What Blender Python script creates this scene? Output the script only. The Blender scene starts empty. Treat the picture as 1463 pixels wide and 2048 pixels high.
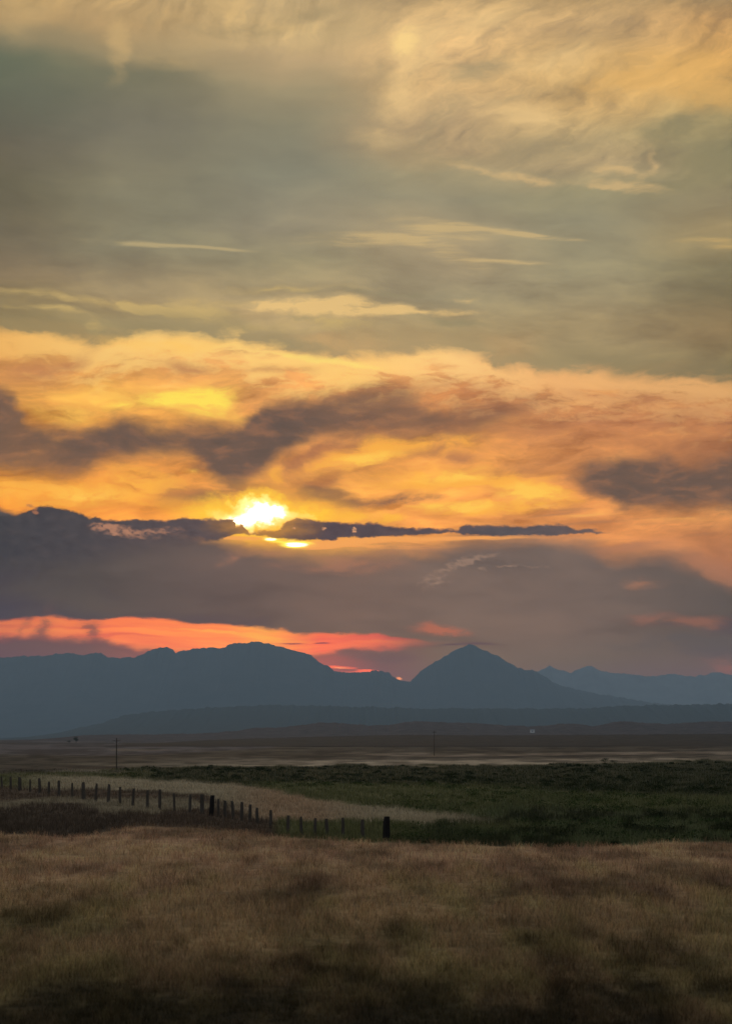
import bpy, math, random
import numpy as np
C = bpy.context.scene
COL = C.collection
random.seed(7); rng = np.random.default_rng(7)
R = math.radians
# ------------------------------------------------------------------ camera
F = 3822.0            # focal length in pixels of a 1463 px wide frame
HX, HY = 731.5, 1478.0
CAM_Z = 6.0
cd = bpy.data.cameras.new('camera'); cam = bpy.data.objects.new('camera', cd); COL.objects.link(cam)
cd.sensor_fit = 'HORIZONTAL'; cd.sensor_width = 36.0; cd.lens = 36.0*F/1463.0
cd.shift_y = (HY-1024.0)/1463.0
cd.clip_start = 0.5; cd.clip_end = 200000.0
cam.location = (0, 0, CAM_Z); cam.rotation_euler = (R(90), 0, 0)
C.camera = cam
cd.dof.use_dof = True; cd.dof.focus_distance = 2500.0; cd.dof.aperture_fstop = 2.4
C.view_settings.view_transform = 'Standard'; C.view_settings.look = 'None'
C.view_settings.exposure = 0.0; C.view_settings.gamma = 1.0
C.view_settings.use_curve_mapping = False

SIGMA = 4.3e-5        # haze density per metre
BOX_TOP, BOX_FAR = 1222.0, 35500.0
HAZE_S = (0.106, 0.136, 0.160)   # light the haze sends back at full depth

def lin(c):
    return tuple(((v/255.0)/12.92 if v/255.0 <= .04045 else ((v/255.0+.055)/1.055)**2.4) for v in c)
def at(px, py, d):
    return (d*(px-HX)/F, d, CAM_Z-(py-HY)/F*d)

# ------------------------------------------------------------------ small node language
class G:
    def __init__(s, tree): s.t = tree
    def node(s, typ, **kw):
        n = s.t.nodes.new(typ)
        for k, v in kw.items(): setattr(n, k, v)
        return n
    def put(s, sock, v):
        if isinstance(v, S): s.t.links.new(v.o, sock)
        elif v is not None:
            if isinstance(v, tuple) and len(v) == 3 and sock.type == 'RGBA': v = v+(1.0,)
            sock.default_value = v
    def math(s, op, a, b=None, c=None, clamp=False):
        n = s.node('ShaderNodeMath', operation=op, use_clamp=clamp)
        for i, v in enumerate((a, b, c)):
            if v is not None: s.put(n.inputs[i], v)
        return S(s, n.outputs[0])
    def comb(s, x, y, z=0.0):
        n = s.node('ShaderNodeCombineXYZ')
        for i, v in enumerate((x, y, z)): s.put(n.inputs[i], v)
        return S(s, n.outputs[0])
    def sep(s, v):
        n = s.node('ShaderNodeSeparateXYZ'); s.put(n.inputs[0], v)
        return [S(s, o) for o in n.outputs]
    def noise(s, v, scale=1.0, detail=4.0, rough=.55, dist=0.0, dim='2D', w=None, color=False):
        n = s.node('ShaderNodeTexNoise', noise_dimensions=dim)
        s.put(n.inputs['Vector'], v)
        n.inputs['Scale'].default_value = scale; n.inputs['Detail'].default_value = detail
        n.inputs['Roughness'].default_value = rough; n.inputs['Distortion'].default_value = dist
        return S(s, n.outputs['Color' if color else 0])
    def ss(s, v, a, b, lo=0.0, hi=1.0):
        n = s.node('ShaderNodeMapRange', interpolation_type='SMOOTHSTEP')
        s.put(n.inputs[0], v); s.put(n.inputs[1], a); s.put(n.inputs[2], b)
        n.inputs[3].default_value = lo; n.inputs[4].default_value = hi
        return S(s, n.outputs[0])
    def mix(s, f, a, b, blend='MIX'):
        n = s.node('ShaderNodeMix', data_type='RGBA', blend_type=blend)
        s.put(n.inputs[0], f); s.put(n.inputs[6], a); s.put(n.inputs[7], b)
        return S(s, n.outputs[2])
    def ramp(s, f, stops, interp='LINEAR'):
        n = s.node('ShaderNodeValToRGB'); cr = n.color_ramp; cr.interpolation = interp
        stops = sorted(stops, key=lambda t: t[0])
        while len(cr.elements) < len(stops): cr.elements.new(.5)
        for e, (p, c) in zip(cr.elements, stops): e.position = p
        for e, (p, c) in zip(cr.elements, stops): e.color = tuple(c)+(1.0,)
        s.put(n.inputs[0], f)
        return S(s, n.outputs[0])
    def curve(s, f, pts, vector=True):
        """pts: (x, y), both already in 0..1"""
        n = s.node('ShaderNodeFloatCurve'); cu = n.mapping.curves[0]
        n.mapping.use_clip = False; n.mapping.extend = 'HORIZONTAL'
        pts = sorted(pts)
        cu.points[0].location = pts[0]; cu.points[1].location = pts[-1]
        for p in pts[1:-1]: cu.points.new(p[0], p[1])
        for p in cu.points: p.handle_type = 'AUTO_CLAMPED'
        n.mapping.update(); s.put(n.inputs[1], f)
        return S(s, n.outputs[0])
class S:
    def __init__(s, g, o): s.g, s.o = g, o
    def __add__(s, b): return s.g.math('ADD', s, b)
    __radd__ = __add__
    def __mul__(s, b): return s.g.math('MULTIPLY', s, b)
    __rmul__ = __mul__
    def __sub__(s, b): return s.g.math('SUBTRACT', s, b)
    def __rsub__(s, b): return s.g.math('SUBTRACT', b, s)
    def __truediv__(s, b): return s.g.math('DIVIDE', s, b)
    def __rtruediv__(s, b): return s.g.math('DIVIDE', b, s)

# ------------------------------------------------------------------ world: sunset sky
SUN_EL, SUN_AZ = math.atan((HY-1035)/F), math.atan((515-HX)/F)
W = bpy.data.worlds.new('World'); C.world = W; W.use_nodes = True
W.node_tree.nodes.clear(); g = G(W.node_tree)
def build_sky():
    tc = g.node('ShaderNodeTexCoord'); D = S(g, tc.outputs['Generated'])
    dx, dy, dz = g.sep(D)
    az = g.math('ARCTAN2', dx, dy); el = g.math('ARCSINE', dz)
    # sky angles, in units of 1/F radian, origin so that the numbers stay readable
    X = az*F+HX; Y = HY-el*F
    fit = lambda x, y: (math.atan((x-HX)/F)*F+HX, HY-math.atan((HY-y)/F*math.cos(math.atan((x-HX)/F)))*F)
    fy = lambda y: HY-math.atan((HY-y)/F)*F
    P0 = g.comb(X, Y)
    # warps
    def warp(P, sx, sy, ax, ay, seed, detail=3.0, rough=.55):
        x, y, _ = g.sep(P)
        c = g.noise(g.comb(x/sx+seed, y/sy+seed*1.7), 1.0, detail, rough, color=True)
        r, gg, _ = g.sep(c)
        return g.comb(x+(r-.5)*(2*ax), y+(gg-.5)*(2*ay))
    PA = warp(P0, 260., 110., 70., 26., 3.1, 5.0)         # soft cloud warp
    PB = warp(PA, 60., 26., 14., 6., 9.7, 3.0)            # wisps
    PC = warp(P0, 34., 16., 9., 7., 5.3, 5.0, .65)        # crisp cumulus edges
    P1 = warp(P0, 200., 60., 20., 5., 1.3, 4.0)
    def n01(x): return max(0., min(1., x))
    xa, ya, _ = g.sep(PA); xb, yb, _ = g.sep(PB); xc, yc, _ = g.sep(PC)
    # ---- base colour: six columns of the sky, blended sideways
    cols = [
     (0,   [(0,(182,152,104)),(60,(174,147,105)),(100,(132,124,98)),(130,(106,110,90)),(200,(104,106,88)),(300,(108,100,82)),(400,(110,102,80)),(500,(120,108,86)),(560,(132,114,88)),(600,(146,126,90)),(655,(150,130,92)),(690,(232,175,98)),(740,(214,152,88)),(790,(205,145,82)),(900,(225,150,70)),(960,(235,155,65)),(1020,(240,155,65))]),
     (293, [(0,(188,158,112)),(60,(182,152,108)),(110,(158,140,106)),(150,(125,120,96)),(250,(125,118,98)),(350,(132,124,100)),(420,(138,130,104)),(500,(143,133,105)),(560,(152,134,102)),(610,(176,152,110)),(660,(165,148,108)),(690,(245,190,110)),(730,(225,160,95)),(800,(245,180,90)),(900,(235,160,82)),(1000,(240,155,75))]),
     (585, [(0,(196,168,122)),(60,(200,172,124)),(120,(186,160,120)),(180,(160,145,112)),(250,(140,132,106)),(350,(142,136,112)),(450,(150,138,112)),(520,(158,144,110)),(580,(168,148,110)),(620,(190,162,115)),(670,(176,152,112)),(710,(235,180,110)),(740,(240,172,102)),(800,(215,150,92)),(900,(222,150,86)),(1000,(245,172,85))]),
     (878, [(0,(190,160,115)),(60,(210,176,126)),(100,(222,184,130)),(170,(205,170,120)),(240,(200,168,122)),(300,(175,150,112)),(350,(160,146,112)),(400,(150,140,112)),(470,(172,152,116)),(540,(165,146,112)),(600,(162,146,112)),(660,(170,148,108)),(700,(205,165,112)),(730,(240,178,112)),(780,(215,145,90)),(850,(205,140,90)),(900,(232,158,88)),(960,(246,170,88)),(1020,(240,160,86))]),
     (1170,[(0,(182,152,108)),(60,(200,166,118)),(150,(210,172,115)),(220,(205,168,112)),(280,(178,155,112)),(340,(180,156,115)),(390,(160,148,112)),(450,(152,142,112)),(550,(156,143,110)),(650,(162,142,105)),(730,(158,140,105)),(760,(222,166,108)),(790,(212,148,96)),(850,(200,135,90)),(920,(212,143,88)),(1000,(225,150,88)),(1060,(222,146,90))]),
     (1463,[(0,(160,138,102)),(60,(190,150,100)),(140,(212,164,98)),(190,(218,172,105)),(230,(170,148,102)),(320,(140,130,98)),(420,(152,136,102)),(480,(166,144,102)),(540,(138,125,92)),(600,(128,114,84)),(680,(144,122,88)),(765,(130,118,88)),(790,(205,150,95)),(830,(185,125,85)),(900,(168,114,80)),(960,(165,112,80)),(1030,(215,148,90)),(1090,(195,130,88)),(1150,(170,115,88))]),
    ]
    YT, YH = -100.0, 1300.0
    fyb = (ya-YT)/(YH-YT)
    cur = None
    for i, (cx, st) in enumerate(cols):
        r = g.ramp(fyb, [((fy(y)-YT)/(YH-YT), lin(c)) for y, c in st])
        cur = r if cur is None else g.mix(g.ss(xa, cols[i-1][0], cx), cur, r)
    # fine structure everywhere
    fib = g.noise(g.comb(xa/170.+2., (ya-xa*.06)/46.), 1.0, 6.0, .58)
    fib2 = g.noise(g.comb(xb/330.+7., (yb+xb*.16)/120.), 1.0, 5.0, .55)
    calm = g.ss(Y, 300., 720., .22, 1.0)
    cur = g.mix(calm, cur, g.ramp(fib, [(.25, (.78,.77,.80)), (.5, (1,1,1)), (.75, (1.24,1.22,1.14))]), 'MULTIPLY')
    cur = g.mix(g.ss(Y, 700., 300., .35, .6), cur, g.ramp(fib2, [(.25, (.84,.86,.90)), (.5, (1,1,1)), (.75, (1.18,1.15,1.10))]), 'MULTIPLY')
    def rot(P, deg):
        x, y, _ = g.sep(P); c_, s_ = math.cos(R(deg)), math.sin(R(deg))
        return x*c_+y*s_, y*c_-x*s_
    # billowing cloud upper right, its fibres rising to the right; steeper rays upper left; mottled smoke in the lit bank
    u, v = rot(PB, -24); fu = g.noise(g.comb(u/150.+3., v/46.), 1.0, 7.0, .62)
    u, v = rot(PA, -62); fl = g.noise(g.comb(u/170.+8., v/44.), 1.0, 5.0, .55)
    u, v = rot(PB, -9); fm = g.noise(g.comb(u/190.+14., v/44.), 1.0, 7.0, .60)
    mU = g.ss(X, 640., 860.)*g.ss(Y+X*-.10, 350., 200.)
    cur = g.mix(mU, cur, g.ramp(fu, [(.28, (.70,.72,.80)), (.5, (1,.99,.97)), (.72, (1.30,1.26,1.16))]), 'MULTIPLY')
    mL = g.ss(X, 760., 560.)*g.ss(Y-X*.12, 130., 40.)
    cur = g.mix(mL, cur, g.ramp(fl, [(.30, (.76,.77,.80)), (.5, (1,1,1)), (.70, (1.24,1.20,1.10))]), 'MULTIPLY')
    cur = g.mix(g.ss(Y, 150., 330.)*g.ss(Y, 690., 600.), cur, (.96,.99,1.05), 'MULTIPLY')
    mM = g.ss(Y, 690., 800.)*g.ss(Y, 1110., 1060.)
    cur = g.mix(mM, cur, g.ramp(fm, [(.28, (.66,.60,.62)), (.46, (.93,.91,.90)), (.56, (1.05,1.02,.95)), (.74, (1.26,1.28,1.06))]), 'MULTIPLY')
    nA = g.noise(g.comb(xa/120.+20., ya/58.), 1.0, 6.0, .6)
    nB = g.noise(g.comb(xb/80.+31., yb/26.), 1.0, 6.0, .62)
    x1, y1, _ = g.sep(P1)
    n1_ = g.noise(g.comb(x1/120.+11., y1/11.), 1.0, 4.0, .6)
    FE = {id(PA): g.ss(nA, .2, .8, .3, 1.65), id(PB): g.ss(nB, .2, .8, .2, 1.75), id(P1): g.ss(n1_, .2, .8, .25, 1.75)}
    def blobs(P, lst):
        tot = None
        for b in lst:
            x, y, rx, ry, rot = b[:5]; amp = b[5] if len(b) > 5 else 1.0
            x, y = fit(x, y)
            m = g.node('ShaderNodeMapping', vector_type='TEXTURE')
            g.put(m.inputs[0], P)
            m.inputs['Location'].default_value = (x, y, 0)
            m.inputs['Rotation'].default_value = (0, 0, R(rot))
            m.inputs['Scale'].default_value = (rx, ry, 1)
            t = g.node('ShaderNodeTexGradient', gradient_type='SPHERICAL')
            W.node_tree.links.new(m.outputs[0], t.inputs[0])
            v = S(g, t.outputs['Fac'])
            if amp != 1.0: v = v*amp
            tot = v if tot is None else tot+v
        return tot
    def layer(cur, P, lst, color, a=.0, b=1.05, op=1.0, blend='MIX', feather=True):
        f = blobs(P, lst)
        if feather and id(P) in FE: f = f*FE[id(P)]
        return g.mix(g.ss(f, a, b, 0.0, op), cur, color, blend)
    def line(P, pts, lo=0.0, hi=1463.0):
        """height of an edge as a function of azimuth"""
        x, y, _ = g.sep(P)
        return g.curve((x-lo)/(hi-lo), [(n01((fit(px, py)[0]-lo)/(hi-lo)), fit(px, py)[1]/1500.) for px, py in pts])*1500.
    # ---- upper sky: warm cloud lit from below, and its greyer gaps
    cur = layer(cur, PA, [(255,60,34,120,22),(40,30,90,60,0,.7),(400,20,120,45,-15,.8),(560,50,150,60,0,.5),(350,120,120,26,5,.5)], lin((205,172,118)), op=.6)
    cur = layer(cur, PA, [(130,75,150,26,8),(470,65,120,26,0),(330,20,40,60,15,.7),(620,20,90,16,-12,.8)], lin((150,134,102)), op=.55)
    cur = layer(cur, PA, [(830,90,75,48,0,1.2),(880,120,90,50,20),(810,180,80,60,-35,.9),(960,50,150,40,-12,.8),(1100,130,180,55,-8,.8),(1050,240,190,45,10,.9),(760,270,60,70,-40,.5)], lin((238,200,138)), b=1.1, op=.6)
    cur = layer(cur, PB, [(820,85,48,28,0)], lin((252,214,140)), op=.8)
    cur = layer(cur, PA, [(1370,160,200,70,0,.9),(1250,150,180,50,-10,.7),(1440,200,120,28,0,.9)], lin((226,176,102)), op=.6)
    cur = layer(cur, PA, [(965,140,105,32,-14,1.1),(870,225,70,50,-25,1.1),(830,300,110,55,0,.9),(1110,300,150,36,-5,.9),(950,310,170,26,-12,.7),(760,130,60,60,0,.5),(1000,200,80,16,-20,.6)], lin((160,143,110)), b=1.2, op=.75)
    cur = layer(cur, PA, [(1400,330,190,70,-10,1.1),(1390,240,130,34,-12,.9),(1330,260,60,90,60,.4)], lin((142,132,100)), op=.8)
    cur = layer(cur, PB, [(1215,345,60,10,6,1.1),(1240,375,140,16,8),(1050,355,120,12,9,.8),(1280,330,14,60,25,.6),(960,335,150,12,10,.6)], lin((208,176,124)), op=.75)
    # ---- thin bright streaks in the olive part
    cur = layer(cur, P1, [(320,491,110,5.5,2.2),(420,497,110,6,3),(300,489,190,9,2,.5)], lin((186,166,122)), op=.8)
    cur = layer(cur, P1, [(1060,470,140,6.5,7),(980,460,170,12,8,.8),(870,455,130,20,8,.8),(830,475,170,20,3,.8),(900,510,120,22,20,.7),(1020,524,110,6,3,.9),(700,480,150,18,0,.6)], lin((204,176,124)), op=.75)
    cur = layer(cur, P1, [(1400,480,80,8,2),(1450,490,60,16,5,.7)], lin((196,165,108)), op=.75)
    cur = layer(cur, PB, [(640,615,190,28,2,1.0),(545,608,80,18,0,.8),(700,628,130,28,3,.9),(820,628,180,10,0,.8),(900,600,60,8,0,.5)], lin((236,196,128)), op=.8)
    cur = layer(cur, PB, [(290,610,190,16,2),(80,622,130,10,2,.8),(420,600,140,12,0,.7),(160,655,34,24,-25,1.3),(60,590,160,16,2,.6),(380,620,160,18,3,.9),(560,578,230,10,0,.6),(500,650,220,14,6,.6),(700,660,200,22,10,.6)], lin((206,176,112)), op=.7)
    cur = layer(cur, PB, [(600,690,110,14,10,1.1),(230,665,160,12,0,.9),(760,590,260,10,2,.6),(620,640,80,8,5,.6),(880,645,150,10,5,.6)], lin((146,136,104)), op=.75)
    # ---- the lit bank: its upper rim
    PR = warp(warp(P0, 90., 60., 14., 7., 4.4, 5.0, .62), 30., 22., 6., 4., 8.2, 4.0, .6)
    _, yr, _ = g.sep(PR)
    rim = g.ss(nA, .2, .8, -9., 9.)+line(PR, [(0,667),(60,668),(120,680),(180,690),(250,682),(350,674),(440,678),(470,674),(490,690),(560,703),(640,718),(730,722),(800,708),(880,706),(950,716),(1010,738),(1080,744),(1200,748),(1300,754),(1380,764),(1463,775)])
    dr = yr-rim                                             # >0 below the rim
    rs = g.ss(nB, .25, .75, .5, 3.6)
    above = g.ss(dr/rs, -9., 7.)
    olive = g.ramp((X)/1463., [(0,lin((146,130,94))),(.3,lin((160,142,104))),(.55,lin((170,148,108))),(.75,lin((160,142,104))),(1,lin((132,118,88)))])
    zone = g.ss(dr, -70., -12.)*g.ss(dr, 80., -5.)
    cur = g.mix(zone*(1-above)*.85, cur, olive)
    rimc = g.ramp(X/1463., [(0,lin((238,180,100))),(.15,lin((248,200,118))),(.3,lin((255,208,122))),(.48,lin((255,205,118))),(.62,lin((255,205,130))),(.75,lin((240,180,115))),(1,lin((222,168,108)))])
    cur = g.mix(above*g.ss(dr/rs, 44., 2.)*.95, cur, rimc)
    low = g.ss(dr, 0., 60.)
    # ---- warm patches of the lit bank
    cur = layer(cur, PA, [(330,690,200,30,0,.6),(200,800,170,45,-5),(400,800,110,48,0,1.2),(110,840,90,30,0,.8),(470,835,50,30,0,.8)], lin((255,196,92)), op=.8)
    cur = layer(cur, PB, [(415,798,70,40,0,1.4),(340,800,70,24,0,.7),(240,812,90,20,0,.5)], lin((255,226,92)), op=.9)
    cur = layer(cur, PA, [(600,712,90,10,8,1.1),(700,730,110,8,4)], lin((255,224,120)), op=.7)
    cur = layer(cur, PB, [(740,880,70,20,-8),(850,895,200,26,-4,.9),(720,910,160,30,-15,.9),(560,945,40,14,-30,1.1),(900,960,220,34,0),(1070,985,110,36,10,1.1),(960,1015,170,20,0),(300,955,120,26,5,.9),(250,985,190,30,0,.8),(60,985,180,34,0,.9),(620,1010,160,26,-10,.7)], lin((255,180,76)), b=.85, op=.9)
    cur = layer(cur, PB, [(1060,985,90,26,5,1.1),(930,1012,120,15,0,1.0),(745,912,80,20,-10,1.0),(385,940,40,10,0,.7),(900,950,120,18,-4,.8),(160,985,110,14,0,.7)], lin((255,200,88)), b=.85, op=.9)
    # ---- smoke-brown clouds in front of it
    cur = layer(cur, PA, [(80,735,130,34,-12,.9),(400,735,130,20,3,.8),(560,740,90,16,0,.8),(900,780,220,40,5,.6),(1250,790,170,22,5,.6),(1350,830,200,50,0,.6),(1080,870,200,30,-10,.6),(860,905,90,22,5,.7),(920,918,60,14,0,.6),(1060,935,110,30,0,.7),(1300,900,260,50,0,.5)], lin((182,122,84)), op=.8)
    PK = warp(warp(P0, 150., 80., 30., 14., 6.2, 5.0, .6), 50., 34., 10., 6., 2.2, 4.0, .6)
    xk, yk, _ = g.sep(PK)
    sk_ = g.ss(nA, .2, .8, -9., 9.)
    def body(cur, tp, bt, st, sb, col, mod, lo=0., hi=1463.):
        t_ = line(PK, tp, lo, hi); b_ = line(PK, bt, lo, hi)
        m = g.ss((yk+sk_)-t_, -st, st)*g.ss(b_-(yk-sk_), -sb, sb)*mod
        return g.mix(m, cur, col)
    strength = g.ramp(xk/1463., [(0,(.95,)*3),(.05,(.85,)*3),(.12,(.95,)*3),(.30,(1,)*3),(.42,(1,)*3),(.5,(.85,)*3),(.58,(.8,)*3),(.66,(.6,)*3),(.74,(.5,)*3),(.79,(0,)*3)])
    kcol = g.ramp(nB, [(.3, lin((104,87,77))), (.5, lin((115,92,79))), (.72, lin((146,106,82)))])
    topA = [(0,775),(30,790),(60,840),(90,858),(150,860),(200,852),(240,838),(280,846),(310,856),(400,856),(470,856),(490,846),(505,822),(530,806),(580,800),(630,800),(690,790),(750,781),(790,786),(850,806),(900,812),(960,806),(1010,798),(1060,796),(1120,806)]
    botA = [(0,940),(60,952),(120,950),(190,930),(240,918),(310,908),(370,908),(400,930),(430,962),(470,975),(510,958),(550,925),(590,895),(630,872),(700,868),(780,868),(850,866),(920,868),(980,858),(1040,834),(1120,812)]
    cur = layer(cur, PA, [(400,985,130,40,-8,.9),(480,990,120,34,-20,.8),(350,960,90,40,30,.5),(610,970,130,34,-20,.8),(700,1000,190,30,0,.7),(690,890,150,30,-20,.6),(620,915,100,26,-35,.7)], lin((170,112,80)), op=.85)
    cur = body(cur, topA, botA, 24., 30., kcol, strength)
    cur = layer(cur, PA, [(250,885,300,34,-2,1.0),(560,865,120,60,-35,1.0),(60,880,110,60,0,.7),(770,820,120,30,0,.6)], lin((99,84,76)), a=.1, b=1.3, op=.6)
    cur = layer(cur, PA, [(655,985,85,26,5,1.0),(610,968,60,18,0,.5),(765,1002,150,20,-6,1.0),(835,998,80,15,0,.6),(430,975,90,30,-20,.8),(380,992,60,14,0,.5)], lin((122,92,80)), a=.1, b=.95, op=.9)
    topB = [(1100,966),(1130,955),(1165,930),(1200,922),(1260,915),(1330,916),(1360,930),(1400,926),(1463,912)]
    botB = [(1100,960),(1130,968),(1180,992),(1230,1012),(1330,1022),(1400,1024),(1463,1020)]
    cur = body(cur, topB, botB, 26., 18., kcol, g.ss(xk, 1100., 1190.))
    cur = layer(cur, P1, [(1200,1044,120,5,-4,1.0),(1100,1030,110,6,-5,.7),(1150,1018,90,5,-4,.7),(1420,1066,60,5,-4,1.0),(1300,1046,120,8,-3,.6)], lin((178,122,88)), op=.75)
    cur = layer(cur, P1, [(1180,1030,90,5,-4,1.0),(1350,1040,120,7,0,.8),(1080,1012,60,5,-8,.8)], lin((245,176,96)), op=.7)
    # ---- glow round the hidden sun
    cur = layer(cur, PA, [(515,1035,300,100,0,1.0)], lin((255,178,66)), a=.0, b=1.0, op=.6)
    cur = layer(cur, PA, [(600,1000,150,40,10,.5),(700,1035,160,22,0,.8),(790,1042,60,14,0,.9),(380,1010,90,26,0,.4)], lin((255,188,70)), op=.75)
    PS = warp(warp(P0, 60., 44., 34., 24., 2.9, 5.0, .68), 20., 16., 9., 7., 6.6, 4.0, .6)
    sg = blobs(PS, [(498,1037,175,60,0,.90),(516,1012,66,40,0,.50),(490,1044,70,22,0,.30),(590,1086,60,13,3,.55),(556,1030,50,22,10,.25),(625,1030,60,22,0,.30)])
    cur = g.mix(g.ss(sg, .0, .60), cur, tuple(1.08*v for v in lin((255,200,66))))
    cur = g.mix(g.ss(sg, .40, .90), cur, (1.6, 1.30, .50))
    cur = g.mix(g.ss(sg, .72, 1.10), cur, (3.6, 3.3, 2.4))
    # ---- grey bank under the sun
    bank = line(PB, [(0,1020),(200,1052),(330,1066),(420,1080),(520,1098),(620,1104),(720,1096),(850,1098),(930,1084),(1020,1072),(1120,1078),(1190,1090),(1240,1112),(1330,1112),(1400,1134),(1463,1165)])
    bx, by, _ = g.sep(PB)
    bc = g.ramp(X/1463., [(0,lin((84,78,78))),(.12,lin((94,85,81))),(.3,lin((108,92,86))),(.48,lin((121,100,90))),(.62,lin((123,104,94))),(.82,lin((117,101,93))),(1,lin((98,89,84)))])
    bmod = g.noise(g.comb(xa/300.+1., ya/60.), 1.0, 5.0, .55)
    bc = g.mix(1.0, bc, g.ramp(bmod, [(.3,(.86,.87,.89)),(.5,(1,1,1)),(.7,(1.12,1.09,1.06))]), 'MULTIPLY')
    soft = g.ss(X, 150., 700., 10., 34.)
    bm = g.ss((by-bank)/soft, -1.0, 1.0)
    cur = g.mix(bm, cur, bc)
    # warmer bits in the bank
    cur = layer(cur, PB, [(700,1125,150,20,3,.9),(820,1105,160,14,0,.8),(470,1120,60,14,-20,.7),(1260,1098,110,16,-8,.9),(1400,1128,120,26,10,.7),(1280,1165,60,16,0,.8),(620,1135,110,16,0,.6),(1450,1150,70,30,20,.9),(560,1110,80,16,0,.6)], lin((176,122,94)), op=.6)
    cur = layer(cur, PA, [(1000,1130,220,36,0,.8),(1400,1190,170,60,0,.8),(1250,1200,120,20,0,.5)], lin((100,90,86)), op=.55)
    # bright slits below the cumulus line
    cur = layer(cur, P1, [(600,1088,48,9,3,1.25),(548,1078,26,8,5,1.1)], tuple(1.3*v for v in lin((255,225,90))), a=.05, b=.55)
    cur = layer(cur, P1, [(597,1088,32,6,2,1.2),(545,1078,18,5,4,1.1)], (2.2,2.0,1.5), a=.2, b=.7)
    cur = layer(cur, P1, [(720,1080,130,10,-3,1.1),(860,1078,170,8,0,1.0),(1000,1076,110,5,0,.9),(660,1092,70,8,-4,1.0),(480,1076,80,6,0,.9),(760,1092,200,12,0,.5)], lin((246,166,92)), a=.05, b=.7, op=.9)
    # ---- the crisp cumulus line
    PD = warp(PC, 13., 9., 3.2, 3.0, 11.3, 4.0, .6)
    xd, yd_, _ = g.sep(PD)
    FE[id(PD)] = g.ss(g.noise(g.comb(xd/22., yd_/9.), 1.0, 5.0, .65), .25, .75, .2, 1.9)
    _, yd, _ = g.sep(PD)
    top = line(PD, [(0,1030),(30,1031),(50,1026),(75,1015),(95,1012),(115,1015),(150,1024),(190,1037),(230,1040),(300,1038),(335,1040),(370,1034),(430,1037),(468,1037),(480,1046),(474,1058),(500,1064),(530,1062),(556,1060),(570,1046),(600,1036),(640,1040),(700,1046),(740,1046),(800,1054),(870,1058),(915,1060),(925,1051),(960,1051),(1010,1052),(1050,1054),(1090,1049),(1130,1050),(1145,1056),(1180,1060),(1205,1064),(1250,1066)])
    bot = line(PD, [(0,1140),(180,1120),(320,1090),(400,1084),(440,1079),(470,1070),(500,1068),(540,1074),(570,1079),(650,1080),(700,1074),(760,1073),(830,1069),(915,1065),(930,1070),(1000,1071),(1050,1070),(1110,1070),(1145,1068),(1200,1066),(1250,1064)])
    botsoft = g.ss(X, 300., 460., 30., 2.2)
    cm = g.ss(yd-top, -2.6, 2.8)*g.ss((bot-yd)/botsoft, -1.0, 1.0)*g.ss(X, 1235., 1190.)
    cc = g.ramp(X/1463., [(0,lin((72,70,73))),(.12,lin((80,75,77))),(.28,lin((94,82,82))),(.36,lin((104,84,76))),(.42,lin((88,76,80))),(.55,lin((92,80,82))),(.7,lin((92,86,88))),(.8,lin((104,90,88)))])
    puff = g.noise(g.comb(xc/26., yc/14.), 1.0, 5.0, .6)
    cc = g.mix(1.0, cc, g.ramp(puff, [(.3,(.90,.90,.92)),(.5,(1,1,1)),(.72,(1.18,1.12,1.08))]), 'MULTIPLY')
    edge = g.ss(yd-top, 5.0, 0.0)*g.ss(X, 150., 420.)*g.ss(X, 1200., 700.)
    cc = g.mix(edge*.4, cc, lin((215,140,85)))
    cur = g.mix(cm, cur, cc)
    cur = layer(cur, PA, [(515,1044,150,70,0,1.0)], lin((255,176,64)), a=.1, b=1.1, op=.42)
    # pink breaks in the left part, small holes further right
    cur = layer(cur, PD, [(250,1064,90,16,6,1.1),(205,1052,34,10,0,1.0),(335,1060,50,14,0,.7)], lin((200,142,110)), a=.1, b=1.3, op=.7)
    cur = layer(cur, PD, [(708,1062,7,9,0,1.3),(645,1058,7,5,0,.8),(590,1055,5,4,0,.8)], lin((236,170,120)), a=.25, b=.8, op=.8)
    cur = layer(cur, PD, [(72,1022,10,12,-30,.9),(60,1010,12,5,0,.8)], lin((176,116,84)), a=.2, b=.9, op=.7)
    cur = layer(cur, PD, [(900,1135,90,16,-24,1.0),(960,1117,60,9,-14,1.0),(870,1168,60,16,-10,.7),(1015,1132,60,5,0,.8),(1075,1134,36,5,-3,.9),(960,1138,24,8,0,.8)], lin((168,136,116)), a=.2, b=1.3, op=.55)
    # ---- the red band on the horizon
    rt = line(PB, [(0,1238),(60,1238),(110,1232),(200,1236),(300,1236),(400,1240),(480,1247),(560,1257),(620,1266),(720,1272),(800,1280),(860,1288),(920,1294)])
    rb = line(PB, [(0,1276),(100,1276),(190,1284),(260,1304),(330,1312),(500,1316),(620,1318),(700,1312),(780,1304),(860,1298),(920,1296)])
    rm = g.ss(by-rt, -4., 5.)*g.ss(rb-by, -12., 12.)*g.ss(X, 930., 720.)
    rc = g.ramp(X/1463., [(0,lin((210,114,58))),(.07,lin((228,122,52))),(.15,lin((250,130,42))),(.22,lin((255,134,36))),(.31,lin((255,140,42))),(.36,lin((255,165,46))),(.40,lin((255,142,50))),(.44,lin((250,118,60))),(.52,lin((228,110,72))),(.6,lin((180,102,84)))])
    rc = g.mix(1.0, rc, g.ramp(g.noise(g.comb(xa/260., ya/14.+5.), 1.0, 4.0, .5), [(.3,(.82,.75,.8)),(.5,(1,1,1)),(.7,(1.1,1.25,1.1))]), 'MULTIPLY')
    cur = g.mix(rm, cur, rc)
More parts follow.
